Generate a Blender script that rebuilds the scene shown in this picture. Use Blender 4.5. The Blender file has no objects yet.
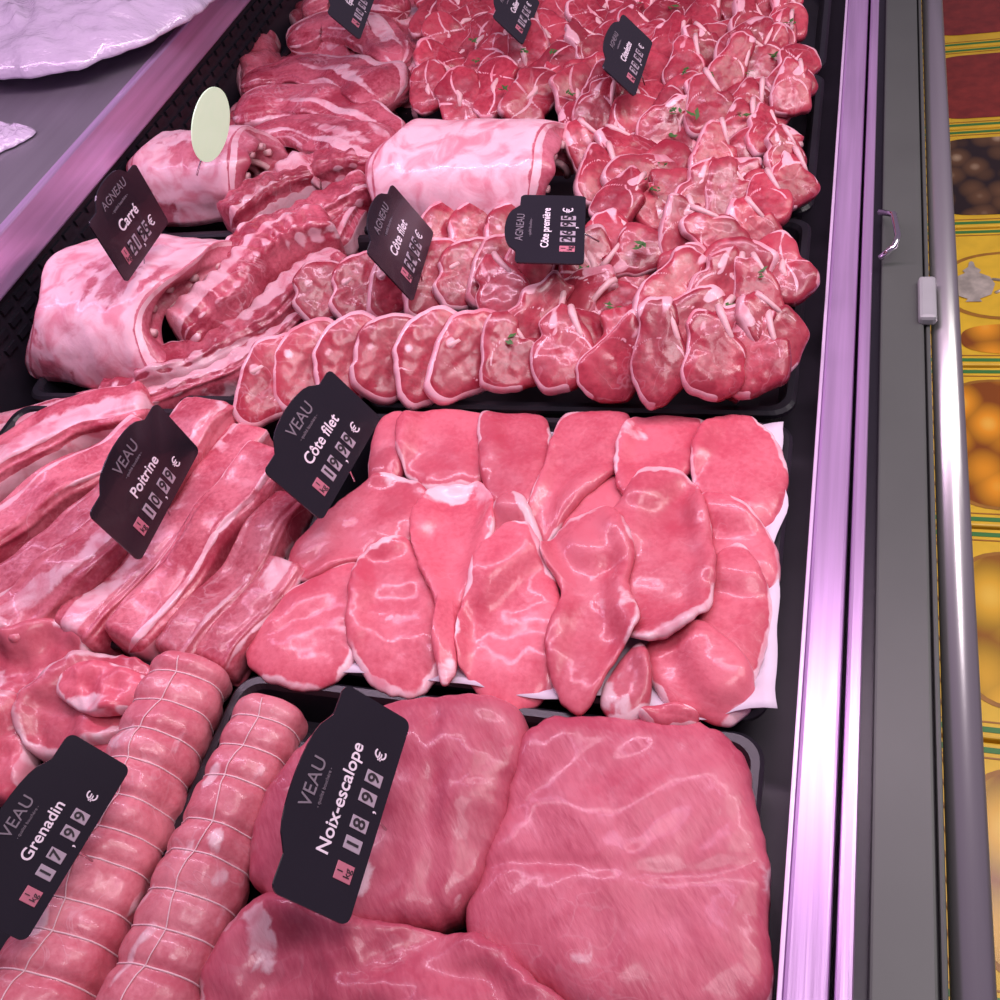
import bpy, bmesh, math, random
import numpy as np
from mathutils import Vector, Matrix, noise
random.seed(7)
S=bpy.context.scene; COL=S.collection
try: S.view_settings.view_transform='Standard'
except Exception: pass
# ---------------------------------------------------------------- camera
CR=Vector((0.947,0.239,-0.2124)).normalized()
CB=Vector((0.316,-0.598,0.7362)); CB=(CB-CB.dot(CR)*CR).normalized()
CU=CB.cross(CR)
CZ=0.93
cam=bpy.data.objects.new('camera',bpy.data.cameras.new('camera')); COL.objects.link(cam)
cam.data.lens=36; cam.data.sensor_width=36; cam.data.clip_start=.02
M3=Matrix((CR,CU,CB)).transposed()
cam.matrix_world=Matrix.Translation((0,0,CZ))@M3.to_4x4()
S.camera=cam
def ray(px,py):
    return CR*((px-500)/1000)+CU*((500-py)/1000)-CB
def P(px,py,z=0.03):
    r=ray(px,py); t=(z-CZ)/r.z
    return Vector((r.x*t,r.y*t,z))
# ---------------------------------------------------------------- helpers
def link(name,verts,faces,mat=None,parent=None,loc=None,smooth=True,attrs=None):
    me=bpy.data.meshes.new(name); me.from_pydata([tuple(v) for v in verts],[],faces); 
    bm=bmesh.new(); bm.from_mesh(me); bmesh.ops.recalc_face_normals(bm,faces=bm.faces); bm.to_mesh(me); bm.free()
    me.update()
    if smooth:
        for p in me.polygons: p.use_smooth=True
    if attrs:
        for k,v in attrs.items():
            a=me.attributes.new(k,'FLOAT','POINT'); a.data.foreach_set('value',[float(q) for q in v])
    if mat: me.materials.append(mat)
    o=bpy.data.objects.new(name,me); COL.objects.link(o)
    if parent: o.parent=parent
    if loc is not None: o.location=loc
    return o
def tag(o,label=None,cat=None,group=None,kind=None):
    if label: o['label']=label
    if cat: o['category']=cat
    if group: o['group']=group
    if kind: o['kind']=kind
    return o
def empty(name,loc=(0,0,0)):
    o=bpy.data.objects.new(name,None); COL.objects.link(o); o.location=loc; o.empty_display_size=.02; return o
def bx(V,F,x0,x1,y0,y1,z0,z1):
    b=len(V)
    V+=[(x0,y0,z0),(x1,y0,z0),(x1,y1,z0),(x0,y1,z0),(x0,y0,z1),(x1,y0,z1),(x1,y1,z1),(x0,y1,z1)]
    F+=[tuple(b+i for i in f) for f in ((0,3,2,1),(4,5,6,7),(0,1,5,4),(1,2,6,5),(2,3,7,6),(3,0,4,7))]
def boxobj(name,mat,parent,boxes,bev=0.002,loc=None):
    V=[];F=[]
    for b in boxes: bx(V,F,*b)
    o=link(name,V,F,mat,parent,loc,smooth=False)
    if bev:
        m=o.modifiers.new('b','BEVEL'); m.width=bev; m.segments=2; m.limit_method='ANGLE'
    return o
def tube(V,F,pts,rad,closed=False,n=10):
    pts=[Vector(p) for p in pts]; b=len(V); N=len(pts)
    up=Vector((0,0,1))
    prev=None
    for i,p in enumerate(pts):
        a=pts[(i-1)%N] if (closed or i>0) else p
        c=pts[(i+1)%N] if (closed or i<N-1) else p
        t=(c-a).normalized()
        if prev is None:
            s=t.cross(up)
            if s.length<.05: s=t.cross(Vector((1,0,0)))
        else: s=prev-prev.dot(t)*t
        s.normalize(); prev=s; w=t.cross(s)
        r=rad[i] if isinstance(rad,(list,tuple)) else rad
        for k in range(n):
            an=2*math.pi*k/n
            V.append(p+(s*math.cos(an)+w*math.sin(an))*r)
    rng=N if closed else N-1
    for i in range(rng):
        j=(i+1)%N
        for k in range(n):
            l=(k+1)%n
            F.append((b+i*n+k,b+i*n+l,b+j*n+l,b+j*n+k))
    if not closed:
        F.append(tuple(b+k for k in range(n))); F.append(tuple(b+(N-1)*n+k for k in range(n)))
def tubeobj(name,mat,parent,pts,rad,closed=False,n=10,loc=None):
    V=[];F=[]; tube(V,F,pts,rad,closed,n); return link(name,V,F,mat,parent,loc)
# ---------------------------------------------------------------- materials
def mat(name,col,rough=.5,metal=0,bump=0,bscale=40,coat=0,emit=None,es=0,var=0,stretch=None,trans=0,dist=.003):
    m=bpy.data.materials.new(name); m.use_nodes=True; nt=m.node_tree; N=nt.nodes; L=nt.links
    b=N['Principled BSDF']
    b.inputs['Base Color'].default_value=(*col,1); b.inputs['Roughness'].default_value=rough
    b.inputs['Metallic'].default_value=metal; b.inputs['Coat Weight'].default_value=coat
    if trans: b.inputs['Transmission Weight'].default_value=trans
    if emit: b.inputs['Emission Color'].default_value=(*emit,1); b.inputs['Emission Strength'].default_value=es
    tc=N.new('ShaderNodeTexCoord'); mp=N.new('ShaderNodeMapping'); L.new(tc.outputs['Object'],mp.inputs['Vector'])
    if stretch: mp.inputs['Scale'].default_value=stretch
    nz=N.new('ShaderNodeTexNoise'); nz.inputs['Scale'].default_value=bscale; nz.inputs['Detail'].default_value=5
    L.new(mp.outputs[0],nz.inputs['Vector'])
    mx=N.new('ShaderNodeMix'); mx.data_type='RGBA'
    v=var or .08
    mx.inputs[6].default_value=(*[c*(1-v) for c in col],1); mx.inputs[7].default_value=(*[min(1,c*(1+v)) for c in col],1)
    L.new(nz.outputs['Fac'],mx.inputs[0]); L.new(mx.outputs[2],b.inputs['Base Color'])
    if bump:
        bp=N.new('ShaderNodeBump'); bp.inputs['Strength'].default_value=bump; bp.inputs['Distance'].default_value=dist
        L.new(nz.outputs['Fac'],bp.inputs['Height']); L.new(bp.outputs[0],b.inputs['Normal'])
    return m
def meat(name,c1,c2,fat,vein=.02,veinamt=.5,rough=.36,bump=.5,fibre=(1,1,1),rotz=0,nsc=13,coat=.25,grain=70,fnoise=.7,thr=(.42,.56),bsc=26):
    m=bpy.data.materials.new(name); m.use_nodes=True; nt=m.node_tree; N=nt.nodes; L=nt.links
    b=N['Principled BSDF']
    tc=N.new('ShaderNodeTexCoord'); oi=N.new('ShaderNodeObjectInfo')
    mul=N.new('ShaderNodeMath'); mul.operation='MULTIPLY'; mul.inputs[1].default_value=17.3; L.new(oi.outputs['Random'],mul.inputs[0])
    ad=N.new('ShaderNodeVectorMath'); ad.operation='ADD'; L.new(tc.outputs['Object'],ad.inputs[0]); L.new(mul.outputs[0],ad.inputs[1])
    def nz(sc,det,dist=0,vec=None):
        n=N.new('ShaderNodeTexNoise'); n.inputs['Scale'].default_value=sc; n.inputs['Detail'].default_value=det
        n.inputs['Distortion'].default_value=dist; L.new(vec or ad.outputs[0],n.inputs['Vector']); return n.outputs['Fac']
    def mr(src,a,b_,c=0,d=1,sm=True):
        r=N.new('ShaderNodeMapRange'); r.interpolation_type='SMOOTHSTEP' if sm else 'LINEAR'
        L.new(src,r.inputs[0]); r.inputs[1].default_value=a; r.inputs[2].default_value=b_; r.inputs[3].default_value=c; r.inputs[4].default_value=d
        return r.outputs[0]
    def mt(op,a,b_):
        q=N.new('ShaderNodeMath'); q.operation=op
        for i,x in enumerate((a,b_)):
            if isinstance(x,(int,float)): q.inputs[i].default_value=x
            else: L.new(x,q.inputs[i])
        return q.outputs[0]
    mp0=N.new('ShaderNodeMapping'); mp0.inputs['Rotation'].default_value=(0,0,rotz); L.new(ad.outputs[0],mp0.inputs[0])
    mp=N.new('ShaderNodeMapping'); mp.inputs['Scale'].default_value=fibre; L.new(mp0.outputs[0],mp.inputs[0])
    n1=nz(nsc,6,.5,mp.outputs[0])
    mx=N.new('ShaderNodeMix'); mx.data_type='RGBA'; mx.inputs[6].default_value=(*c1,1); mx.inputs[7].default_value=(*c2,1)
    gr=nz(grain*2.4,4,.3,mp.outputs[0])
    L.new(mr(mt('ADD',n1,mt('MULTIPLY',mt('SUBTRACT',gr,.5),.5)),.30,.70),mx.inputs[0])
    at=N.new('ShaderNodeAttribute'); at.attribute_name='fat'
    n2=nz(34,6,.5)
    f=mt('ADD',at.outputs['Fac'],mt('MULTIPLY',mt('SUBTRACT',n2,.5),fnoise))
    fm=mr(f,thr[0],thr[1])
    n3=nz(16,3,1.6)
    v=mr(mt('ABSOLUTE',mt('SUBTRACT',n3,.5),0),0,vein,1,0)
    gate=mr(nz(7,2),.50,.62)
    v=mt('MULTIPLY',mt('MULTIPLY',v,gate),veinamt)
    mask=mt('MAXIMUM',fm,v)
    fc=N.new('ShaderNodeMix'); fc.data_type='RGBA'; fc.inputs[6].default_value=(*fat,1)
    fc.inputs[7].default_value=(fat[0]*.84,fat[1]*.48,fat[2]*.54,1); L.new(mr(nz(22,5,1),.42,.70),fc.inputs[0])
    m2=N.new('ShaderNodeMix'); m2.data_type='RGBA'; L.new(mask,m2.inputs[0]); L.new(mx.outputs[2],m2.inputs[6]); L.new(fc.outputs[2],m2.inputs[7])
    hs=N.new('ShaderNodeHueSaturation'); L.new(m2.outputs[2],hs.inputs['Color']); L.new(mr(oi.outputs['Random'],0,1,.82,1.12,False),hs.inputs['Value'])
    L.new(hs.outputs[0],b.inputs['Base Color'])
    L.new(mr(nz(50,3),.3,.7,rough-.08,rough+.18),b.inputs['Roughness'])
    b.inputs['Coat Weight'].default_value=coat; b.inputs['Coat Roughness'].default_value=.10
    b.inputs['Subsurface Weight'].default_value=.08; b.inputs['Subsurface Radius'].default_value=(.010,.003,.003); b.inputs['Subsurface Scale'].default_value=.5
    bp=N.new('ShaderNodeBump'); bp.inputs['Strength'].default_value=bump; bp.inputs['Distance'].default_value=.004
    h=mt('ADD',mt('ADD',nz(bsc,5,.5,mp.outputs[0]),mt('MULTIPLY',nz(grain*2,3,.3,mp.outputs[0]),.30)),mt('MULTIPLY',mask,.2))
    L.new(h,bp.inputs['Height']); L.new(bp.outputs[0],b.inputs['Normal'])
    return m
FATC=(.82,.53,.58)
VEAL=meat('veal_meat',(.54,.072,.115),(.67,.145,.195),FATC,.015,.10,nsc=10,bump=.28,fnoise=.75)
VEALR=meat('veal_breast_meat',(.42,.045,.08),(.66,.17,.22),(.80,.46,.52),.03,.30,nsc=16,bump=.45)
JOINT=meat('veal_joint_meat',(.48,.068,.12),(.62,.135,.195),FATC,.03,.12,rough=.38,bump=.38,fibre=(.45,1.6,1),rotz=.9,nsc=13,coat=.2,fnoise=.9)
ROAST=meat('veal_roast_meat',(.57,.12,.165),(.70,.23,.275),FATC,.03,.25,rough=.38,bump=.45,nsc=14)
LAMB=meat('lamb_meat',(.27,.015,.035),(.46,.05,.08),(.76,.42,.48),.025,.22,rough=.32,bump=.32,nsc=13,fnoise=.75)
LAMBP=meat('lamb_pale_meat',(.32,.028,.055),(.57,.125,.175),(.76,.44,.50),.04,.5,rough=.32,bump=.5,nsc=14)
LFAT=meat('lamb_fat_cover',(.40,.06,.10),(.58,.17,.23),(.78,.49,.55),.04,.4,rough=.38,bump=.30,nsc=14,fnoise=.8)
BONE=mat('rib_bone',(.72,.42,.44),.45,bump=.4,bscale=90,var=.3)
BLK=mat('black_plastic',(.012,.011,.016),.35,bump=.1,bscale=60,var=.3)
DECKM=mat('dark_deck',(.016,.013,.02),.45,var=.3)
PAPER=mat('white_paper',(.70,.60,.70),.6,bump=.3,bscale=30)
TAGM=mat('tag_slate',(.014,.012,.018),.20,var=.2,bump=.05,bscale=12,coat=.2)
INK=mat('chalk_white',(.85,.76,.83),.6)
GREYINK=mat('header_grey',(.20,.17,.20),.5)
TILE=mat('digit_tile',(.40,.33,.39),.5)
DIG=mat('digit_dark',(.02,.015,.02),.5)
PINKT=mat('kilo_tile',(.52,.16,.22),.5)
STEEL=mat('brushed_steel',(.62,.61,.60),.28,metal=.9,bump=.10,bscale=50,stretch=(1,.03,1),var=.25)
LSTEEL=mat('ledge_steel',(.36,.33,.38),.42,metal=.8,bump=.1,bscale=30,stretch=(1,.05,1),var=.2)
RAILM=mat('pink_lit_aluminium',(.60,.39,.66),.3,metal=.6,bump=.25,bscale=60,stretch=(1.5,.04,1),var=.45)  # reflected pink lamp light and its streaks painted into the metal colour
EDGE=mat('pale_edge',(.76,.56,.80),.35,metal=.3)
GREY=mat('grey_enamel',(.075,.084,.074),.42,var=.2,bscale=6)
SEAM=mat('dark_seam',(.01,.01,.01),.6)
GREYL=mat('light_grey_plastic',(.30,.31,.31),.4)
CHROME=mat('chrome',(.75,.73,.76),.15,metal=1)
STRING=mat('cotton_string',(.80,.54,.58),.8,bump=.4,bscale=300)
BAG=mat('plastic_bag',(.66,.55,.72),.20,bump=.9,bscale=9,coat=.7,var=.15,dist=.02,stretch=(1,2.6,1),trans=.2)
GREEN=mat('dark_green_plastic',(.02,.07,.035),.5)
HERB=mat('parsley_green',(.05,.13,.03),.5,var=.4)
DISC=mat('pale_green_disc',(.55,.76,.52),.3,emit=(.78,.98,.72),es=.38)  # not a lamp: emission stands in for light shining off the label
GOLD=mat('gold_card',(.80,.50,.03),.45,bscale=18,var=.3)
GOLDO=mat('gold_ornament',(.36,.16,.02),.45,bscale=40,var=.4)
GRN=mat('print_green',(.05,.22,.05),.5)
REDP=mat('print_red',(.25,.03,.02),.4,var=.6,bscale=40)
SILV=mat('print_silver',(.55,.50,.42),.3,metal=.3,var=.7,bscale=45)
FLOORM=mat('floor_tiles',(.20,.17,.17),.5,var=.2,bscale=5)
def fruitmat(name,hi,c,lo,sc):
    m=bpy.data.materials.new(name); m.use_nodes=True; nt=m.node_tree; N=nt.nodes; L=nt.links; b=N['Principled BSDF']
    b.inputs['Roughness'].default_value=.3
    tc=N.new('ShaderNodeTexCoord'); v=N.new('ShaderNodeTexVoronoi'); v.inputs['Scale'].default_value=sc; v.feature='F1'; v.inputs['Randomness'].default_value=.8
    mp=N.new('ShaderNodeMapping'); mp.inputs['Scale'].default_value=(1,.75,.0); L.new(tc.outputs['Object'],mp.inputs[0])
    L.new(mp.outputs[0],v.inputs['Vector'])
    r=N.new('ShaderNodeValToRGB'); e=r.color_ramp.elements
    e[0].position=.05; e[0].color=(*hi,1); e[1].position=.70; e[1].color=(*lo,1)
    q=e.new(.30); q.color=(*c,1); q=e.new(.55); q.color=tuple([k*.55 for k in c]+[1])
    L.new(v.outputs['Distance'],r.inputs[0]); L.new(r.outputs[0],b.inputs['Base Color']); return m
FR1=fruitmat('printed_apricots',(1,.66,.12),(.85,.34,.02),(.25,.07,.01),17)
FR2=fruitmat('printed_dates',(.50,.36,.22),(.14,.07,.03),(.02,.012,.01),22)
FR3=fruitmat('printed_figs',(1,.70,.12),(.80,.46,.04),(.32,.13,.02),13)
# ---------------------------------------------------------------- setting
V=[];F=[];bx(V,F,-3,3,-1.5,5.5,-.93,-.85); fl=link('floor',V,F,FLOORM,smooth=False); tag(fl,kind='structure')
# ---------------------------------------------------------------- display case
Y0,Y1=-.25,3.4
case=empty('display_case',(-.6,1.4,-.85)); tag(case,'long refrigerated butcher counter with steel ledge and grey front panel holding all the meat trays','display counter')
def adopt(o):
    o.parent=case; o.matrix_parent_inverse=Matrix.Translation(case.location).inverted(); return o
def cpart(name,m,boxes,bev=.002): return adopt(boxobj(name,m,None,boxes,bev))
cpart('deck',DECKM,[(-1.30,.04,Y0,Y1,-.08,-.045)])
cpart('back_panel',DECKM,[(-1.30,-1.285,Y0,Y1,-.08,.135)],0)
sl=[]
y=Y0+.05
while y<Y1-.05:
    for z in (.06,.085,.11): sl.append((-1.285,-1.279,y,y+.028,z-.006,z+.004))
    y+=.04
cpart('vent_grille',BLK,sl,0)
cpart('steel_ledge',LSTEEL,[(-2.1,-1.285,Y0,Y1,.150,.20)],.006)
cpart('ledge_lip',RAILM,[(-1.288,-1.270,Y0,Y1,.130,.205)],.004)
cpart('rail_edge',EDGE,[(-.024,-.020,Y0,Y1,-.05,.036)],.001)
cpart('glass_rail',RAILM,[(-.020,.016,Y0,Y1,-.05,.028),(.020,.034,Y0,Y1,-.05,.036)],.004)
cpart('dark_gap',BLK,[(.034,.046,Y0,Y1,-.05,.012)],0)  # near-black strip filling the gap between rail and front panel
cpart('front_panel',GREY,[(.046,.098,Y0,Y1,-.85,.022),(.1005,.106,Y0,Y1,-.85,.018)],.004)
cpart('panel_seam',SEAM,[(.097,.102,Y0,Y1,-.3,.008)],0)
cpart('back_body',GREY,[(-2.1,-1.3,Y0,Y1,-.85,.150)],.0)
cpart('under_body',GREY,[(-1.30,.046,Y0,Y1,-.85,-.08)],.0)
adopt(tubeobj('bumper_bar',STEEL,None,[(.126,Y0,.0),(.126,Y1,.0)],.0175,n=28))
a=P(880,212,.035); b=P(880,258,.035); c=P(898,236,.05)
adopt(tubeobj('latch_handle',CHROME,None,[a,a+(c-a)*.5+Vector((.006,.01,.008)),c,b+(c-b)*.5+Vector((.006,-.01,.008)),b],.0042,n=10))
b=P(930,298,.03)
cpart('rail_clip',GREYL,[(b.x-.014,b.x+.008,b.y-.042,b.y+.042,.018,.034)],.005)
# ---------------------------------------------------------------- trays
ORD='first second third fourth fifth sixth seventh eighth ninth tenth eleventh twelfth thirteenth fourteenth fifteenth sixteenth seventeenth eighteenth nineteenth twentieth'.split()
def ordn(i): return ORD[min(i,19)]
def tray(x0,x1,y0,y1,label):
    r=.03; n=6
    def loop(ins,z):
        pts=[]
        rr=max(r-ins*.5,.008)
        for cx,cy,a0 in ((x1-ins-rr,y1-ins-rr,0),(x0+ins+rr,y1-ins-rr,90),(x0+ins+rr,y0+ins+rr,180),(x1-ins-rr,y0+ins+rr,270)):
            for k in range(n+1):
                an=math.radians(a0+90*k/n); pts.append((cx+rr*math.cos(an),cy+rr*math.sin(an),z))
        return pts
    L=[loop(0,.018),loop(0,.024),loop(.004,.028),loop(.012,.028),loop(.016,.022),loop(.026,-.026),loop(.05,-.030)]
    bot=[loop(.05,-.036),loop(.024,-.032),loop(.008,.018)]
    V=[];F=[];m=len(L[0])
    allL=L+bot
    for l in allL: V+=l
    for i in range(len(L)-1):
        for k in range(m): F.append((i*m+k,i*m+(k+1)%m,(i+1)*m+(k+1)%m,(i+1)*m+k))
    F.append(tuple((len(L)-1)*m+k for k in range(m)))
    o_=len(L)
    for i in range(o_,len(allL)-1):
        for k in range(m): F.append((i*m+k,i*m+(k+1)%m,(i+1)*m+(k+1)%m,(i+1)*m+k))
    F.append(tuple(o_*m+k for k in range(m)))
    for k in range(m): F.append(((len(allL)-1)*m+k,(len(allL)-1)*m+(k+1)%m,(k+1)%m,k))
    o=link('tray',V,F,BLK,None,None,smooth=False); tag(o,label,'tray','black display trays')
    o.location.z=-.009
    return o
rows=[(.06,.467),(.480,.887),(.900,1.307),(1.320,1.727),(1.740,2.147),(2.16,2.567)]
rl=['nearest row, with the big smooth veal joints','second row, lined with white paper under the veal cutlets','third row, under the front lamb chops','fourth row, under lamb chops behind the saddle','fifth row, under the lamb chops at the top','farthest row, at the end of the lamb chops']
ll=['nearest row, under the tied veal roasts','second row, under the long veal breast strips','third row, under the lamb rack','fourth row, under the lamb shoulders','fifth row, behind the lamb shoulders','farthest row, against the back panel']
for i,(a,b) in enumerate(rows):
    tray(-.637,-.05,a,b,'black plastic tray on the right, '+rl[i])
    tray(-1.237,-.65,a,b,'black plastic tray on the left, '+ll[i])
V=[];F=[];nx,ny=40,34
for j in range(ny+1):
    for i in range(nx+1):
        u=i/nx;v=j/ny
        x=-.56+.507*u; y=.478+.399*v
        x+=.016*noise.noise(Vector((0,y*14,3)))*u-.018*(v-.5)*u
        y+=.016*noise.noise(Vector((x*12,0,5)))*(1-v)
        z=.006+.020*max(0,(u-.88)/.12)**.7+.018*max(0,(.12-v)/.12)**.7+.004*noise.noise(Vector((x*22,y*22,1)))
        V.append((x,y,z))
for j in range(ny):
    for i in range(nx):
        q=j*(nx+1)+i; F.append((q,q+1,q+nx+2,q+nx+1))
pp=link('paper_liner',V,F,PAPER); tag(pp,'white paper sheet under the pale veal cutlets','paper')
m=pp.modifiers.new('s','SOLIDIFY'); m.thickness=.0008
# ---------------------------------------------------------------- height map & slab
GR=.006; GX0,GY0=-1.4,-.1; GNX,GNY=250,460
HM=np.full((GNX,GNY),-.018)
i0=int((-.66-GX0)/GR); i1=int((-.02-GX0)/GR); j0=int((.440-GY0)/GR); j1=int((.90-GY0)/GR)
HM[i0:i1,j0:j1]=.020
def blurH(k=3):
    A=HM.copy()
    for _ in range(k):
        A=(A+np.roll(A,1,0)+np.roll(A,-1,0)+np.roll(A,1,1)+np.roll(A,-1,1))/5
    return A
def samp(A,x,y):
    fx=(x-GX0)/GR; fy=(y-GY0)/GR
    fx=min(max(fx,0),GNX-2); fy=min(max(fy,0),GNY-2)
    i=int(fx);j=int(fy);u=fx-i;v=fy-j
    return (A[i,j]*(1-u)+A[i+1,j]*u)*(1-v)+(A[i,j+1]*(1-u)+A[i+1,j+1]*u)*v
def resample(pts,n,wob=0,seed=0,soft=0,hf=.7):
    N=len(pts); dense=[]
    for i in range(N):
        p0,p1,p2,p3=[Vector(pts[(i+k-1)%N]) for k in range(4)]
        for k in range(12):
            t=k/12
            dense.append(.5*((2*p1)+(p2-p0)*t+(2*p0-5*p1+4*p2-p3)*t*t+(3*p1-p0-3*p2+p3)*t**3))
    L=[0]
    for i in range(len(dense)): L.append(L[-1]+(dense[(i+1)%len(dense)]-dense[i]).length)
    out=[];T=L[-1];j=0
    for i in range(n):
        d=T*i/n
        while L[j+1]<d: j+=1
        f=(d-L[j])/max(1e-9,L[j+1]-L[j])
        out.append(dense[j]*(1-f)+dense[(j+1)%len(dense)]*f)
    for _ in range(soft):
        out=[(out[i-1]+out[i]*2+out[(i+1)%n])/4 for i in range(n)]
    if wob:
        c=sum(out,Vector((0,0)))/n
        out=[c+(p-c)*(1+wob*noise.noise(Vector((p.x*28,p.y*28,seed)))+wob*hf*noise.noise(Vector((p.x*75,p.y*75,seed+5)))) for p in out]
    return out
SEED=[0]
def slabmesh(out,thick,n=4,amp=.003,sc=22,K=15,base=None,stiff=0.,fatf=None,seed=0,topf=.75,ridge=None,oct3=.2,oct2=.5):
    seg=len(out); c=sum(out,Vector((0,0)))/seg
    rh=[1-(1-k/K)**1.7 for k in range(1,K+1)]
    V=[];fat=[]
    def add(rho,i,side):
        p=c+(out[i]-c)*rho
        zf=(max(0,1-rho**n))**(1/n)
        zb=base(p) if base else 0
        z=zb+(1-topf)*thick+(zf*topf*thick if side>0 else -zf*(1-topf)*thick)
        dn=amp*noise.noise(Vector((p.x*sc,p.y*sc,seed)))+amp*oct2*noise.noise(Vector((p.x*sc*2.6,p.y*sc*2.6,seed+9)))+amp*oct3*noise.noise(Vector((p.x*sc*6,p.y*sc*6,seed+4)))
        if side>0:
            z+=dn*zf
            if ridge: z+=ridge(p)*zf
        V.append(Vector((p.x,p.y,z)))
        a=2*math.pi*i/seg
        fat.append(fatf(p,rho,a,side) if fatf else 0)
    add(0,0,1)
    for r in rh:
        for i in range(seg): add(r,i,1)
    rb=[.93,.75,.4]
    for r in rb:
        for i in range(seg): add(r,i,-1)
    add(0,0,-1)
    F=[(0,1+i,1+(i+1)%seg) for i in range(seg)]
    R=K+len(rb)
    for k in range(R-1):
        for i in range(seg):
            j=(i+1)%seg; F.append((1+k*seg+i,1+(k+1)*seg+i,1+(k+1)*seg+j,1+k*seg+j))
    last=len(V)-1
    F+=[(last,1+(R-1)*seg+(i+1)%seg,1+(R-1)*seg+i) for i in range(seg)]
    return V,F,fat,c,K,seg
def rimfat(strength=.6,f=1.6,width=.16,basef=.08,seed=0,patch=0,pth=.1):
    def g(p,rho,a,side):
        s=.5+.5*noise.noise(Vector((math.cos(a)*f,math.sin(a)*f,seed*3.1)))*2.2
        r=max(0,(rho-(1-width))/width)
        v=basef+strength*max(0,min(1,s))*r
        if patch: v=max(v,patch*(noise.noise(Vector((p.x*16,p.y*16,seed*1.7)))+pth)*2)
        return v
    return g
def splat(V):
    for p in V:
        ii=int((p.x-GX0)/GR); jj=int((p.y-GY0)/GR)
        for di in (0,1):
            for dj in (0,1):
                a_,b_=ii+di,jj+dj
                if 0<=a_<GNX and 0<=b_<GNY: HM[a_,b_]=max(HM[a_,b_],p.z)
def slab(name,poly,m,thick,label,cat,group,zg=.03,stiff=.2,fatf=None,n=4,amp=.003,sc=22,wob=.05,seg=76,ridge=None,K=15,maxb=.2,grow=1.0,blur=4,tilt=0,topf=.75,soft=0,oct3=.2,oct2=.5,hf=.7):
    SEED[0]+=1; sd=SEED[0]*7.7
    pts=[P(x,y,zg).xy for x,y in poly]
    if grow!=1:
        cc=sum(pts,Vector((0,0)))/len(pts); pts=[cc+(p-cc)*grow for p in pts]
    out=resample(pts,seg,wob,sd,soft,hf)
    A=blurH(blur)
    c=sum(out,Vector((0,0)))/seg
    hs=[samp(A,*(c+(p-c)*r)) for p in out[::4] for r in (.25,.6,.9)]
    mean=sum(hs)/len(hs)
    base=lambda p: min(maxb,stiff*mean+(1-stiff)*samp(A,p.x,p.y))+tilt*(p.y-c.y)
    V,F,fat,c,K,seg=slabmesh(out,thick,n,amp,sc,K,base,stiff,fatf or rimfat(seed=sd),sd,ridge=ridge,topf=topf,oct3=oct3,oct2=oct2)
    splat(V[1:1+seg*K])
    z0=min(v.z for v in V)
    o=link(name,[v-Vector((c.x,c.y,z0)) for v in V],F,m,None,(c.x,c.y,z0),attrs={'fat':fat})
    tag(o,label,cat,group)
    return o
def strip(name,path,m,width,height,label,cat,group,zg=.03,zb=-.018,seed=0,n=4,fb=.30,fk=.8,lay=.22,rib=0,taper=.25,na=.20,wtap=None,wav=1.0):
    pts=[P(x,y,zg).xy for x,y in path]
    q=[pts[0]*2-pts[1]]+pts+[pts[-1]*2-pts[-2]]
    dense=[]
    for i in range(1,len(q)-2):
        for k in range(16):
            t=k/16;p0,p1,p2,p3=q[i-1],q[i],q[i+1],q[i+2]
            dense.append(.5*((2*p1)+(p2-p0)*t+(2*p0-5*p1+4*p2-p3)*t*t+(3*p1-p0-3*p2+p3)*t**3))
    dense.append(pts[-1])
    Ls=[0]
    for i in range(1,len(dense)): Ls.append(Ls[-1]+(dense[i]-dense[i-1]).length)
    T=Ls[-1]; NS=100; seg=72
    V=[];F=[];fat=[]
    j=0
    for i in range(NS+1):
        d=T*i/NS
        while j<len(Ls)-2 and Ls[j+1]<d: j+=1
        f=(d-Ls[j])/max(1e-9,Ls[j+1]-Ls[j]); p=dense[j]*(1-f)+dense[j+1]*f
        t=(dense[j+1]-dense[j]).normalized(); s=Vector((t.y,-t.x))
        e=min(d,T-d)/(width*taper); sc_=1 if e>=1 else (1-(1-e)**2.6)**.5*.97+.03
        if wtap: sc_*=wtap[0]*(1-d/T)+wtap[1]*d/T
        wv=1+.22*wav*noise.noise(Vector((d*14,seed,0))); hv=1+.22*wav*noise.noise(Vector((d*12,seed,5)))
        off=.012*wav*noise.noise(Vector((d*11,seed,9)))
        for k in range(seg):
            a=2*math.pi*k/seg; ca,sa=math.cos(a),math.sin(a)
            x=abs(ca)**(2/n)*(1 if ca>=0 else -1); z=abs(sa)**(2/n)*(1 if sa>=0 else -1)
            lr=noise.noise(Vector((d*7+seed,ca*2.2,sa*2.2)))*na+noise.noise(Vector((d*30+seed,ca*4,sa*4)))*.05
            if rib and sa>0: lr+=.05*math.sin(d*2*math.pi/.032)*sa
            r_=1+lr
            w_=x*r_*width/2*wv*sc_+off; h_=z*r_*height/2*hv*sc_
            V.append(Vector((p.x+s.x*w_,p.y+s.y*w_,zb+height/2*hv+h_)))
            v=fb+fk*noise.noise(Vector((d*5+seed,ca*2.6,sa*2.6)))+lay*math.sin(a*5+seed+2*noise.noise(Vector((d*6,seed,3))))
            if rib: v+=.12*math.sin(d*2*math.pi/.032)
            fat.append(v)
    for i in range(NS):
        for k in range(seg):
            l=(k+1)%seg; F.append((i*seg+k,i*seg+l,(i+1)*seg+l,(i+1)*seg+k))
    F.append(tuple(range(seg))); F.append(tuple(NS*seg+k for k in range(seg)))
    c=sum(pts,Vector((0,0)))/len(pts); z0=min(v.z for v in V)
    splat([v for v in V if v.z>zb+height*.4])
    o=link(name,[v-Vector((c.x,c.y,z0)) for v in V],F,m,None,(c.x,c.y,z0),attrs={'fat':fat})
    tag(o,label,cat,group); return o
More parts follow.
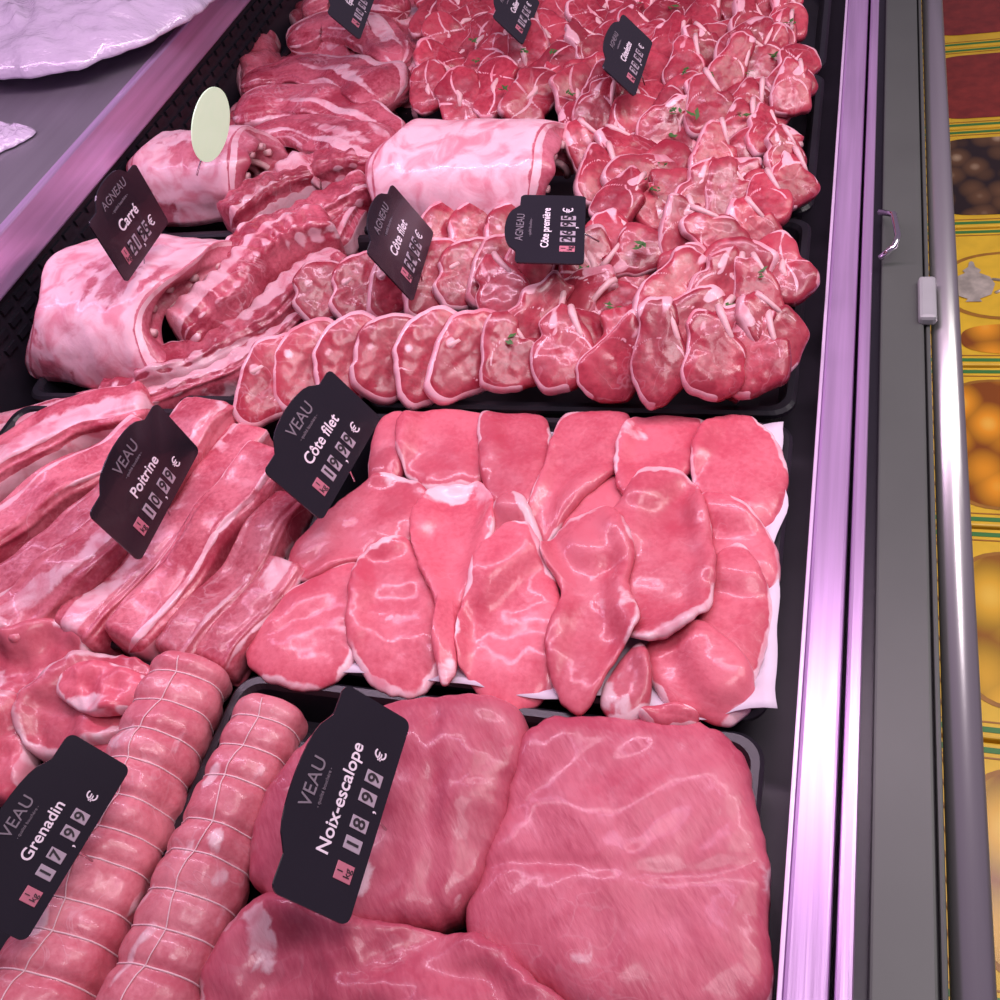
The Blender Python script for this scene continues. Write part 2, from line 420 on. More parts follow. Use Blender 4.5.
# ---- veal cutlets
cut=[
([(375,420),(400,408),(412,430),(400,460),(385,480),(365,470)],'small veal cutlet partly hidden under the price tag at the tray corner'),
([(400,430),(415,408),(455,403),(485,412),(497,440),(482,470),(440,482),(405,468)],'pale veal cutlet at the back, nearest the loin price tag'),
([(483,412),(512,401),(543,410),(548,450),(535,490),(515,515),(492,500),(480,460)],'second veal cutlet from the left in the back row'),
([(572,490),(620,470),(640,500),(635,540),(600,560),(560,540)],'veal cutlet mostly hidden below the long one in the back row'),
([(562,412),(600,402),(627,414),(622,455),(600,482),(565,512),(535,547),(524,520),(543,468)],'long veal cutlet in the middle of the back row'),
([(630,418),(662,404),(700,410),(705,440),(682,470),(650,498),(622,490),(617,455)],'veal cutlet with white fat edge, second from right in back row'),
([(702,425),(735,406),(772,430),(786,470),(770,512),(735,522),(700,494),(692,455)],'round pink veal cutlet in the back right corner on the paper'),
([(695,500),(740,505),(772,535),(778,570),(750,585),(712,565)],'veal cutlet below the back right corner one'),
([(702,570),(738,548),(768,585),(765,640),(742,688),(712,690),(688,650),(697,610)],'veal cutlet along the right edge of the white paper'),
([(645,645),(690,622),(742,655),(752,690),(732,716),(698,708),(662,692)],'veal cutlet at the front right corner of the paper'),
([(615,660),(640,640),(650,678),(638,712),(610,712),(600,690)],'small fatty trimmed veal piece at the front edge of the paper'),
([(640,710),(670,702),(697,710),(690,722),(655,722)],'thin veal scrap lying over the front tray rim'),
([(495,505),(522,500),(540,545),(515,570),(482,600),(468,585),(480,540)],'narrow veal piece tucked between two centre cutlets'),
([(292,582),(350,560),(358,615),(340,662),(300,680),(243,656),(258,615)],'veal cutlet at the front left corner of the tray'),
([(622,503),(652,466),(690,476),(707,520),(714,580),(698,622),(660,644),(628,632),(616,600),(626,550),(610,525)],'large oval veal cutlet lying right of centre'),
([(340,495),(380,475),(420,485),(428,515),(395,545),(350,556),(300,574),(284,550),(308,520)],'veal cutlet lying crosswise in front of the loin price tag'),
([(362,558),(398,540),(425,558),(438,610),(438,655),(404,686),(366,672),(348,635),(350,590)],'oval veal cutlet second from left in the front row'),
([(422,492),(455,476),(487,490),(492,530),(475,570),(458,610),(455,665),(442,682),(434,640),(436,600),(418,560),(410,520)],'long narrow veal cutlet with fatty tail left of centre'),
([(486,552),(520,530),(546,560),(562,620),(548,674),(512,700),(472,680),(457,640),(468,590)],'broad veal cutlet with white fat at the centre front'),
([(568,525),(608,510),(632,545),(628,590),(640,620),(612,660),(584,704),(558,690),(546,640),(562,590),(542,555)],'curled darker veal cutlet right of the centre front one'),
]
tl=[.2,.1,-.1,0,.15,-.1,.1,.2,-.1,.1,0,0,.1,.1,-.15,.15,.1,-.2,.2,-.1]
for i,(pl,lb) in enumerate(cut):
    fatty=i in (10,11,17,12)
    slab('veal_cutlet',pl,VEAL,.017,lb,'meat','veal cutlets on the paper',zg=.04,stiff=.0,fatf=rimfat(1.3 if fatty else 1.05,1.3,.45 if fatty else .24,.0,i+1,patch=.5 if i in(4,5,14,18,6,1) else .40,pth=-.04),wob=.045,amp=.0055,sc=14,oct2=.4,oct3=.06,n=2.8,grow=1.05,blur=3,tilt=tl[i]*.4,seg=130,K=22,topf=.9,soft=6,hf=.8)
# ---- veal breast strips
brs=[
([(-60,500),(60,428),(150,398)],.080,'veal breast strip farthest back, beside the lamb rack'),
([(-60,570),(50,490),(150,425)],.070,'second veal breast strip from the back, behind its price tag'),
([(-60,628),(60,550),(180,425)],.070,'third veal breast strip from the back, under its price tag'),
([(0,640),(110,545),(222,408)],.080,'long pale veal breast strip passing under the breast price tag'),
([(70,640),(165,535),(252,425)],.066,'veal breast strip with white fat, just right of its price tag'),
([(122,645),(205,545),(280,455)],.062,'long veal breast strip third from the cutlet tray'),
([(165,655),(235,570),(295,490)],.055,'veal breast strip second from the cutlet tray'),
([(205,662),(250,605),(287,555)],.05,'short dark veal breast strip touching the cutlet tray'),
]
for i,(pl,w,lb) in enumerate(brs):
    strip('veal_breast_strip',pl,VEALR,w*1.12,[.075,.068,.076,.088,.070,.080,.064,.058][i],lb,'meat','veal breast strips',zg=.04,seed=i*4.3+1,n=5,fb=.24,fk=.65,lay=.28,na=.13,wav=.7,taper=.2)
# ---- grenadin
gr=[
([(-50,700),(0,640),(50,622),(85,636),(75,668),(30,700),(-30,740)],'veal medallion chunk at the left edge, behind the others'),
([(-60,780),(-20,705),(20,695),(22,740),(0,790)],'veal medallion cut off by the left edge of the picture'),
([(60,745),(100,735),(140,740),(120,790),(80,800)],'veal medallion half hidden by the medallion price tag'),
([(15,740),(28,690),(65,655),(110,648),(160,665),(173,690),(140,722),(90,742),(40,752)],'large pale veal medallion beside the front tied roast'),
([(60,695),(95,665),(150,680),(142,708),(95,718)],'folded veal medallion lying on the large pale one'),
]
for i,(pl,lb) in enumerate(gr):
    slab('veal_medallion',pl,VEAL,.048 if i<4 else .02,lb,'meat','veal medallions',zg=.04,stiff=.6,fatf=rimfat(.9,1.8,.3,.05,i+4,patch=.45,pth=0),wob=.06,amp=.011,sc=16,n=5,K=20,seg=96,soft=2,oct3=.1,ridge=lambda p:-.006*abs(noise.noise(Vector((p.x*30+p.y*20,p.x*5,i)))))
# ---- joints
def grain(a,sc,k,sd): 
    return lambda p: k*noise.noise(Vector(((p.x*math.cos(a)+p.y*math.sin(a))*sc*.3,(-p.x*math.sin(a)+p.y*math.cos(a))*sc,sd)))
def fold(a,off,w,d,c0):
    return lambda p: -d*math.exp(-(((p.x-c0.x)*math.cos(a)+(p.y-c0.y)*math.sin(a)-off+.02*math.sin(p.x*14+p.y*9))/w)**2)
c1=P(600,880,.035); f1=fold(1.9,.01,.008,.0022,c1); g1=grain(.9,50,.0020,2)
def seamfat(base,ff,k):
    return lambda p,rho,a,side: max(base(p,rho,a,side),k*(-ff(p)))
slab('veal_joint',[(528,722),(600,712),(690,716),(740,745),(765,830),(770,930),(760,1015),(640,1035),(560,1000),(465,935),(478,860),(506,790)],JOINT,.062,'largest smooth boneless veal joint at the front right corner','meat','veal joints',zg=.035,stiff=.97,fatf=seamfat(rimfat(.5,2,.10,.0,3,patch=.36,pth=0),f1,150),n=6,amp=.013,sc=7,wob=.03,K=34,seg=170,ridge=lambda p:f1(p)+g1(p),topf=.9,soft=3,oct3=.02,oct2=.3)
c2=P(400,800,.035); f2=fold(.3,.02,.010,.005,c2); g2=grain(1.3,50,.002,5)
slab('veal_joint',[(248,870),(262,800),(318,735),(400,702),(470,696),(515,704),(525,740),(510,800),(484,870),(450,915),(400,930),(330,935),(270,905)],JOINT,.072,'smooth boneless veal joint partly behind the topside price tag','meat','veal joints',zg=.035,stiff=.97,fatf=seamfat(rimfat(.5,2,.12,.02,9,patch=.36,pth=0),f2,70),n=5.5,amp=.018,sc=9,wob=.035,K=34,seg=170,ridge=lambda p:f2(p)+g2(p),topf=.9,soft=3,oct3=.02,oct2=.3)
g3=grain(.2,50,.003,8)
slab('veal_joint',[(175,1010),(200,940),(255,893),(330,905),(400,922),(480,930),(540,975),(585,1020),(500,1100),(300,1120),(170,1080)],JOINT,.060,'veal joint lying along the bottom edge in front of the other two','meat','veal joints',zg=.05,stiff=.7,fatf=rimfat(.8,2,.2,.05,5,patch=.42,pth=0),n=5,amp=.022,sc=13,wob=.05,K=30,seg=170,ridge=g3,topf=.9,soft=2,oct3=.08,oct2=.35)
# ---- tied roasts
def roast(pa,pb,ra,rb,label):
    A_=P(*pa,.02); B_=P(*pb,.02); A_.z=-.02+ra; B_.z=-.02+rb
    o=empty('tied_roast',(A_+B_)/2-Vector((0,0,ra+.0))); tag(o,label,'meat','tied veal roasts')
    inv=Matrix.Translation(o.location).inverted()
    d=B_-A_; Ln=d.length; t=d.normalized(); s=t.cross(Vector((0,0,1))).normalized(); w=s.cross(t)
    nr=int(Ln/.036)
    us=[0]; rr=random.Random(int(ra*1000))
    for j in range(1,nr): us.append((j+rr.uniform(-.2,.2))/nr)
    us.append(1)
    dep=[rr.uniform(.05,.11) for _ in us]
    def R(u,an):
        q=0
        for x,dd in zip(us[1:-1],dep):
            q=max(q,dd*math.exp(-((u-x)*Ln/.007)**2))
        r=(ra*(1-u)+rb*u)*(1-q)
        r*=1+.10*noise.noise(Vector((u*Ln*12,math.cos(an)*1.6,math.sin(an)*1.6+ra*50)))+.03*noise.noise(Vector((u*Ln*45,math.cos(an)*4,math.sin(an)*4)))
        e=min(u,1-u)*Ln/.022
        if e<1: r*=math.sqrt(max(0.0,1-(1-e)**3))*.98+.02
        return r
    V=[];F=[];fat=[];seg=64;NL=230
    for i in range(NL+1):
        u=i/NL
        for k in range(seg):
            an=2*math.pi*k/seg
            V.append(A_+d*u+(s*math.cos(an)+w*math.sin(an))*R(u,an)); fat.append(.10+.75*noise.noise(Vector((u*9,math.cos(an)*2,math.sin(an)*2+ra*90))))
    for i in range(NL):
        for k in range(seg):
            l=(k+1)%seg; F.append((i*seg+k,i*seg+l,(i+1)*seg+l,(i+1)*seg+k))
    F.append(tuple(range(seg))); F.append(tuple(NL*seg+k for k in range(seg)))
    m_=link('meat_roll',V,F,ROAST,o,attrs={'fat':fat}); m_.matrix_parent_inverse=inv
    for j in range(1,nr):
        pts=[]
        for k in range(40):
            an=2*math.pi*k/40
            uu=us[j]+.001*math.sin(an+j)
            pts.append(A_+d*uu+(s*math.cos(an)+w*math.sin(an))*(R(us[j],an)+.0004))
        q=tubeobj('string_loop',STRING,o,pts,.0009,True,6); q.matrix_parent_inverse=inv
    pts=[]
    for i in range(160):
        u=.04+.92*i/159; an=1.7+.10*math.sin(i*.12)
        pts.append(A_+d*u+(s*math.cos(an)+w*math.sin(an))*(R(u,an)+.0010))
    q=tubeobj('string_line',STRING,o,pts,.0007,False,6); q.matrix_parent_inverse=inv
    return o
roast((200,668),(20,1085),.047,.058,'thick string-tied veal roast next to the medallion price tag')
roast((277,705),(128,1070),.041,.049,'thinner string-tied veal roast beside the smooth veal joints')
# ---- large lamb pieces
def lfat(seed,b=.22,k=.9):
    def g(p,rho,a,side):
        return b+k*noise.noise(Vector((p.x*13,p.y*13,seed)))+.35*max(0,rho-.85)*4
    return g
lst=[
('lamb_breast_strip',[(-60,425),(20,408),(95,386)],.05,.035,'thin lamb strip at the left, behind the veal breast',.03,0,-.018),
('lamb_breast_strip',[(95,395),(180,378),(245,345),(296,306)],.075,.055,'lamb breast strip nearest the veal, in front of the rack',.03,1,-.018),
('lamb_breast_strip',[(130,372),(215,338),(270,300),(335,245)],.075,.075,'long lamb breast strip right beside the front rack',.05,1,-.018),
('lamb_breast_strip',[(178,335),(225,300),(280,250),(335,225)],.080,.115,'raised lamb breast strip touching the right end of the rack',.06,1,-.018),
('lamb_breast_strip',[(215,275),(270,228),(330,195),(370,180)],.075,.10,'lamb breast strip behind the raised one near the rack',.07,1,-.018),
('lamb_breast_strip',[(225,215),(270,185),(330,165),(392,150)],.07,.09,'lamb strip between the rack and the large shoulder',.06,1,-.018),
('lamb_breast_strip',[(330,235),(350,200),(385,165)],.06,.07,'short lamb strip left of the loin chop price tag',.05,0,-.018),
]
for i,(nm,pl,w,h,lb,zg,rb,zb) in enumerate(lst):
    strip(nm,pl,LAMBP,w,h,lb,'meat','lamb breast strips',zg=zg,seed=i*5.1+40,n=4,fb=.30,fk=.85,lay=.25,rib=rb,zb=zb,na=.16)
lamb=[
([(285,25),(300,-20),(400,-30),(395,20),(380,60),(340,60),(300,50)],'lamb shoulder at the top edge beside a price tag',.06,.05),
([(225,60),(236,10),(262,-10),(272,30),(262,70),(240,80)],'narrow lamb shank end against the dark back panel',.07,.05),
([(380,30),(405,-20),(445,-20),(452,30),(442,70),(405,95),(385,75)],'striped fatty lamb piece right of the far shoulder',.06,.05),
([(205,115),(240,82),(290,100),(330,140),(340,170),(290,185),(240,165),(210,145)],'lamb leg piece behind the round pale label',.05,.05),
([(240,66),(275,40),(325,38),(370,62),(396,105),(380,140),(330,130),(280,110),(240,92)],'large glossy lamb shoulder near the back panel',.045,.05),
]
for i,(pl,lb,th,zg) in enumerate(lamb):
    slab('lamb_shoulder',pl,LAMBP,th,lb,'meat','large lamb pieces',zg=zg,stiff=.4,fatf=lfat(i*2.7,.22),n=3,amp=.014,sc=15,wob=.08,K=22,seg=120,blur=2,ridge=grain(1.1+i*.4,30,.006,i))
for i,(pl,w,h,lb,tp) in enumerate([
 ([(238,82),(290,68),(345,72),(392,96)],.13,.06,'lamb leg lying farthest back of the long leg joints',(.6,1.1)),
 ([(232,108),(285,98),(340,104),(394,130)],.13,.055,'lamb leg second from the back among the long leg joints',(1.1,.6)),
 ([(222,140),(280,128),(330,134),(385,152)],.11,.055,'lamb leg just behind the strip beside the far rack',(.6,1.1)),
 ([(285,40),(330,24),(372,30),(398,62)],.12,.06,'lamb leg joint below the leftmost distant price tag',(1.0,.7)),
 ([(300,8),(345,-4),(400,10)],.10,.06,'lamb joint end at the top edge of the picture',(1,.8))]):
    strip('lamb_joint',pl,LAMBP,w,h,lb,'meat','long lamb joints',zg=.07,zb=.028,seed=i*6.7+90,n=2.6,fb=.26,fk=.9,lay=.18,na=.18,taper=.5,wtap=tp)
# ---- arched racks and saddle
def arch(name,ca,ra,half,height,length,label,group,thick=.038,pz=.0,ribs=7,fb=.62,na=1.0,sq=.8):
    C_=P(*ca,.06); C_.z=pz
    ax=Vector((math.cos(ra),math.sin(ra),0)); bx_=Vector((-math.sin(ra),math.cos(ra),0)); up=Vector((0,0,1))
    o_n=60; NL=44; rad=12
    V=[];fat=[];F=[]
    def pt(u,v,w):
        an=math.pi*(1.08*v-.04)
        hh=half-(thick*w); h2=height-(thick*w)
        ca_=math.cos(an); sa_=max(0,math.sin(an))
        p=C_+ax*((u-.5)*length)+bx_*((abs(ca_)**sq*(1 if ca_>0 else -1))*hh)+up*(sa_**.8*h2*(1-.18*ca_))
        p+=ax*(.05*noise.noise(Vector((v*3,w*1.5,ra*5+half*30))))*(1 if u>.5 else -1)*abs(u-.5)*2
        nn=na*(.009*noise.noise(Vector((p.x*12,p.y*12,p.z*12)))+.0025*noise.noise(Vector((p.x*40,p.y*40,p.z*40))))
        p+=(bx_*ca_+up*sa_)*nn
        return p
    prof=[(v/o_n,0) for v in range(o_n+1)]+[(1,k/4) for k in range(1,4)]+[(1-v/o_n,1) for v in range(o_n+1)]+[(0,1-k/4) for k in range(1,4)]
    n=len(prof)
    for i in range(NL+1):
        u=i/NL
        e=min(u,1-u)*length
        for (v,w) in prof:
            ww=w
            if e<.008: ww=w*(1-.12*(1-e/.008))+.06*(1-e/.008)
            V.append(pt(u,v,ww)); 
            fat.append((fb if w<.3 else .12)+.50*noise.noise(Vector((u*2.5,v*4,ra*7+half*9)))+.15*noise.noise(Vector((u*14,v*5,3)))-(.5 if (u>.985 or u<.015) else 0)+(.0 if w<.3 else .3*math.sin(u*length*260)))
    for i in range(NL):
        for k in range(n):
            l=(k+1)%n; F.append((i*n+k,i*n+l,(i+1)*n+l,(i+1)*n+k))
    for u in (0,1):
        b=len(V)
        for v in range(o_n+1):
            for w in range(rad+1):
                ww=.06+.88*w/rad
                lump_=.010*math.sin(math.pi*w/rad)*(1+1.2*noise.noise(Vector((v*.12,w*.3,u+ra))))
                V.append(pt(u,v/o_n,ww)+ax*(lump_ if u else -lump_))
                fat.append(.80 if w<2 else (-.12+.9*noise.noise(Vector((v*.22,w*.5,u*3+ra)))))
        for v in range(o_n):
            for w in range(rad):
                q=b+v*(rad+1)+w; F.append((q,q+1,q+rad+2,q+rad+1))
    z0=min(v.z for v in V)
    base=Vector((C_.x,C_.y,z0))
    root=empty(name,base)
    tag(root,label,'meat',group)
    link('meat_arch',[v-base for v in V],F,LFAT,root,attrs={'fat':fat})
    for j in range(ribs):
        u=.12+.84*j/(ribs-1)
        pts=[pt(u,.03+.6*k/12,1.03)-base for k in range(13)]
        tubeobj('rib_bone',BONE,root,pts,.0065,False,8)
    for j in range(6):
        v=.22+.11*j
        p0=pt(1,v,.62)-base; tubeobj('rib_end',BONE,root,[p0-ax*.02,p0+ax*.013],[.0075,.006],False,10)
    return root
arch('lamb_rack',(208,170),math.radians(0),.10,.12,.20,'lamb rack behind the front one, below the round pale label','lamb racks',pz=.01,thick=.055,fb=.62)
arch('lamb_rack',(140,297),math.radians(-6),.165,.125,.235,'big fat-covered lamb rack holding the rack price tag, nearest','lamb racks',pz=.012,thick=.068,fb=.66,sq=1.05,ribs=8)
arch('lamb_saddle',(480,180),math.radians(-8),.12,.12,.26,'pale arched lamb saddle with smooth fat top in the middle','lamb saddle',thick=.055,pz=.03,fb=.80,na=.7)
# ---- chops
def chopmesh(kind,seed):
    rs=random.Random(seed)
    jit=.35
    if kind=='rib':
        o=[(-2.9,0),(-2.4,2.1),(-.4,3.1),(1.8,2.8),(3.4,2.3),(4.8,1.9),(5.7,.9),(5.8,-.4),(5.2,-1.3),(4.2,-1.5),(3.2,-1.8),(2.2,-2.4),(.4,-2.9),(-1.6,-2.4)]
        sc=.0112; jit=.45
    elif kind=='loin':
        o=[(-3.1,-.5),(-2.9,2.0),(-1.6,3.9),(.3,4.7),(2.2,3.9),(3.4,1.8),(3.5,-.8),(2.7,-3.2),(1.0,-4.6),(-.7,-4.6),(-1.9,-3.4),(-2.6,-2.0)]
        sc=.0118
    else:
        o=[(-4,0),(-3.6,2.2),(-1.6,3.2),(1,2.9),(2.8,3.2),(4.6,2.0),(5,-.2),(3.8,-2.0),(1.8,-2.2),(.2,-3.0),(-2.2,-2.8)]
        sc=.012; jit=.5
    st=(rs.uniform(.88,1.12),rs.uniform(.88,1.12))
    pts=[Vector(((x*st[0]+rs.uniform(-jit,jit))*sc,(y*st[1]+rs.uniform(-jit,jit))*sc)) for x,y in o]
    out=resample(pts,84,.06,seed)
    e1=(rs.uniform(-.3,.5),rs.uniform(-.3,.4)); er=rs.uniform(1.0,1.2); ts=rs.uniform(.06,.28); ph=rs.uniform(0,6)
    def ff(p,rho,a,side):
        x=p.x/sc;y=p.y/sc
        q=noise.noise(Vector((x*.45,y*.45,seed*2.3)))
        if kind=='rib':
            v=-.08+.85*max(0,min(1,(rho-.84)/.10))*max(0,min(1,(y+.4+q)/.9))
            r=math.hypot((x-e1[0])/2.6,(y-e1[1]+.1)/2.4)/er
            v=max(v,.62*math.exp(-((r-1.0)/.07)**2) if x>.5 else v)
            v=max(v,(ts+.34*math.sin(y*2.6+x*.6+ph)+.4*q)*max(0,min(1,(x-2.8)/.6)))
            v+=.15*q
        elif kind=='loin':
            v=-.05+1.05*max(0,min(1,(rho-.85)/.08))*max(0,min(1,(x+3.6)/1.2))
            v=max(v,.60*math.exp(-((x+1.6)**2+(y+.4)**2)/.7))
            v=max(v,.48*math.exp(-((y+2.0-.2*x)/.22)**2))
        else:
            v=.0+.9*max(0,min(1,(rho-.80)/.15))*(.5+.9*noise.noise(Vector((math.cos(a)*1.5,math.sin(a)*1.5,seed))))
            v=max(v,.6*math.exp(-((y-.5*math.sin(x*.8)-e1[0])/.25)**2),.6*math.exp(-((x-1.2-.3*y-e1[1])/.22)**2))+.2*q
        return v
    th={'rib':.020,'loin':.020,'neck':.018}[kind]
    bend=rs.uniform(-1,1)
    V,F,fat,c,K,seg=slabmesh(out,th,5,.0026,30,16,lambda p:1.0*bend*p.x*p.x+.8*bend*p.x*p.y,0,ff,seed,oct3=.08,oct2=.4)
    me_o=link('tmp',V,F,LAMB,attrs={'fat':fat}); me=me_o.data; bpy.data.objects.remove(me_o)
    V=[];F=[]
    if kind=='rib': pts=[(.022,-.020,.013),(.032,-.016,.017),(.044,-.012,.018),(.055,-.009,.017),(.063,-.008,.013)];r=[.003,.0032,.0036,.0042,.0038]
    elif kind=='loin': pts=[(-.026,-.012,.012),(-.018,-.006,.016),(-.014,.003,.016),(-.018,.011,.013)];r=[.003,.0042,.0042,.003]
    else: pts=[(-.02,.0,.012),(0,.005,.016),(.02,.0,.012)];r=[.004,.005,.004]
    tube(V,F,pts,r,False,10)
    bo=link('tmpb',V,F,BONE); bme=bo.data; bpy.data.objects.remove(bo)
    return me,bme
PRO={k:[chopmesh(k,s+ {'rib':10,'loin':40,'neck':70}[k]) for s in range(n)] for k,n in (('rib',16),('loin',6),('neck',10))}
rnd=random.Random(3)
def chop(kind,pos,nrm,ang,scale,label,group,name='lamb_chop'):
    me,bme=rnd.choice(PRO[kind])
    o=bpy.data.objects.new(name,me); COL.objects.link(o)
    z=Vector(nrm).normalized(); x=Vector((1,0,0)); x=(x-x.dot(z)*z).normalized(); y=z.cross(x)
    R=Matrix((x,y,z)).transposed().to_4x4()@Matrix.Rotation(ang,4,'Z')
    o.matrix_world=Matrix.Translation(pos)@R@Matrix.Scale(scale,4)
    tag(o,label,'meat',group)
    b=bpy.data.objects.new('rib_bone',bme); COL.objects.link(b); b.parent=o
    return o
rowsL=[([(272,380),(306,364),(346,360),(386,358),(426,356),(464,356)],'front loin row'),
       ([(322,292),(358,290),(394,284),(430,280),(464,276),(496,272)],'second loin row'),
       ([(440,235),(475,232),(508,238)],'third loin row before saddle')]
for li,(lst_,rn) in enumerate(rowsL):
    for i,(x,y) in enumerate(lst_):
        pos=P(x,y,.055)
        chop('loin',pos,(.50+rnd.uniform(-.06,.06),-.44+rnd.uniform(-.06,.06),.72),-.42+rnd.uniform(-.12,.12),(1.32 if li==0 else 1.15),'lamb chop with white fat rim, '+ordn(i)+' from left in '+rn,'lamb loin chops','lamb_loin_chop')
ys=[370,338,306,274,245,217,190,164,140,118,97,78,60,43,27,12,-2]
HERBP=[]
for ri,py in enumerate(ys):
    f=1-.34*(1-py/400.)
    if py>250: x0,st=513,50
    elif py>110: x0,st=584,47*f
    else: x0,st=408+ri*2,48*f
    xr=800+(400-py)*.04
    x=x0+(ri%2)*st*.4; i=0
    if 180<py<250: x+=14
    while x<xr-12:
        kindn='neck' if (x<585 and py<110) or (x<600 and py>300 and rnd.random()<.6) or rnd.random()<.08 else 'rib'
        neck=kindn=='neck'
        big=1.25 if py>250 else 1.12
        pos=P(x+rnd.uniform(-6,6),py+rnd.uniform(-5,5),.055+rnd.uniform(-.008,.018)+(.01 if py<130 else 0))
        last=x+st>xr-12
        nrm=(.24+rnd.uniform(-.28,.28),-.46+rnd.uniform(-.20,.20),.78)
        lab=('lamb neck slice, ' if neck else 'lamb rib chop, ')+ordn(i)+' from left in the '+('front' if ri==0 else ordn(ri))+' row of the big lamb pile'
        an=rnd.uniform(1.3,2.1) if (last or ri==0) else rnd.choice((1.1,1.5,.6,1.9,2.3,1.3,-1.3,-2.2))
        chop(kindn,pos,nrm,an+rnd.uniform(-.3,.3),big*rnd.uniform(.92,1.1)*(.85 if last else 1),lab,'lamb chops in the big pile','lamb_neck_slice' if neck else 'lamb_rib_chop')
        if rnd.random()<.35: HERBP.append(pos+Vector((rnd.uniform(-.03,.03),-.035,.028)))
        x+=st; i+=1
V=[];F=[]
for p in HERBP:
    for k in range(rnd.randint(3,6)):
        a=rnd.uniform(0,6.28); l=rnd.uniform(.004,.009); q=p+Vector((rnd.uniform(-.008,.008),rnd.uniform(-.008,.008),rnd.uniform(0,.004)))
        d=Vector((math.cos(a),math.sin(a),rnd.uniform(-.2,.5)))*l; s=Vector((-math.sin(a),math.cos(a),.2))*l*.4
        b=len(V); V+=[q-d,q+s,q+d,q-s]; F.append((b,b+1,b+2,b+3))
o=link('parsley',V,F,HERB,smooth=False); tag(o,'tiny green parsley bits sprinkled among the lamb chops','herbs',kind='stuff')
# ---------------------------------------------------------------- tags
def textmesh(s,size,mt_,parent,loc,name,rot=0,ext=.0003,align='CENTER',bold=0):
    cu=bpy.data.curves.new(name,'FONT'); cu.body=s; cu.size=size; cu.align_x=align; cu.align_y='CENTER'; cu.extrude=ext; cu.offset=bold
    o=bpy.data.objects.new(name,cu); COL.objects.link(o)
    dg=bpy.context.evaluated_depsgraph_get(); me=bpy.data.meshes.new_from_object(o.evaluated_get(dg))
    bpy.data.objects.remove(o)
    me.materials.clear(); me.materials.append(mt_)
    q=bpy.data.objects.new(name,me); COL.objects.link(q); q.parent=parent; q.location=loc; q.rotation_euler.z=rot
    return q
def ptag(BL,BR,TL,z,head,name,price,label,zt=None):
    bl=P(*BL,z); br=P(*BR,z); w=br-bl; W=w.length; wd=w.normalized()
    r=ray(*TL); C_=Vector((0,0,CZ)); s=(bl-C_).dot(wd)/r.dot(wd); tl=C_+r*s
    if zt: tl=P(*TL,zt)
    h=tl-bl; h-=h.dot(wd)*wd; H=h.length; hd=h.normalized(); nd=wd.cross(hd)
    root=empty('price_tag',bl+w*.5); tag(root,label,'price tag','black slate price tags')
    root.matrix_world=Matrix.Translation(bl+w*.5)@Matrix((wd,hd,nd)).transposed().to_4x4()
    pts=[];rr=.008*W/.18
    for cx,cy,a0 in ((W/2-rr,rr,270),(W/2-rr,H*.86-rr,0)):
        for k in range(6): an=math.radians(a0+90*k/5); pts.append((cx+rr*math.cos(an),cy+rr*math.sin(an)))
    bw=W*.30
    for k in range(13):
        an=math.pi*k/12; pts.append((bw*math.cos(an)*(1 if k not in(0,12) else 1.12),H*.86+H*.17*max(0,math.sin(an))**.8))
    for cx,cy,a0 in ((-W/2+rr,H*.86-rr,90),(-W/2+rr,rr,180)):
        for k in range(6): an=math.radians(a0+90*k/5); pts.append((cx+rr*math.cos(an),cy+rr*math.sin(an)))
    n=len(pts); V=[(x,y,.0) for x,y in pts]+[(x,y,-.0022) for x,y in pts]
    F=[tuple(range(n)),tuple(n+k for k in reversed(range(n)))]+[(k,n+k,n+(k+1)%n,(k+1)%n) for k in range(n)]
    link('plate',V,F,TAGM,root,smooth=False)
    textmesh(head,H*(.20 if head=='VEAU' else .145),GREYINK,root,(0,H*.83,.0006),'header_lettering')
    textmesh('- qualité bouchère -',H*.05,GREYINK,root,(0,H*.70,.0006),'small_lettering')
    sz=min(H*.19,W*1.25/max(7.5,len(name)))
    textmesh(name,sz,INK,root,(0,H*.50,.0006),'name_lettering',bold=sz*.012)
    chars=list(price); tw=W*.080; th=H*.195; x=-W*.30
    kb=boxobj('kilo_tile',PINKT,root,[(x-tw/2,x+tw/2,H*.12,H*.12+th,0,.001)],.0008)
    textmesh('1',th*.45,DIG,kb,(x,H*.12+th*.74,.0014),'kilo_lettering')
    textmesh('kg',th*.52,DIG,kb,(x,H*.12+th*.32,.0014),'kilo_lettering')
    x+=tw*1.6
    for ch in chars:
        if ch==',':
            textmesh(',',th*.9,INK,root,(x-tw*.20,H*.15,.0006),'comma'); x+=tw*.40; continue
        t_=boxobj('digit_tile',TILE,root,[(x-tw*.38,x+tw*.38,H*.12,H*.12+th,0,.001)],.0008)
        textmesh(ch,th*.98,DIG,t_,(x,H*.12+th*.5,.0014),'digit',bold=th*.012)
        x+=tw*1.2
    textmesh('€',th*.95,INK,root,(x+tw*.25,H*.12+th*.5,.0006),'euro_sign')
    tubeobj('pin',CHROME,root,[(0,H*.35,-.004),(0,.004,-.006),(0,-.02,-.02)],.0013,False,8)
    return root
ptag((348,927),(411,722),(257,885),.115,'VEAU','Noix-escalope','18,99','black slate price tag on the veal joints, largest and nearest centre')
ptag((25,943),(131,768),(-46,884),.12,'VEAU','Grenadin','17,99','black slate price tag at the lower left edge over the medallions',zt=.185)
ptag((322,521),(381,418),(254,463),.08,'VEAU','Côte filet','19,99','black veal price tag at the back left corner of the cutlet tray')
ptag((140,562),(200,450),(80,507),.085,'VEAU','Poitrine','10,99','black price tag stuck among the long veal breast strips')
ptag((127,283),(169,222),(82,213),.165,'AGNEAU','Carré','21,95','black price tag on top of the fat-covered lamb rack')
ptag((413,302),(434,232),(359,244),.11,'AGNEAU','Côte filet','24,99','black price tag standing among the lamb loin chops')
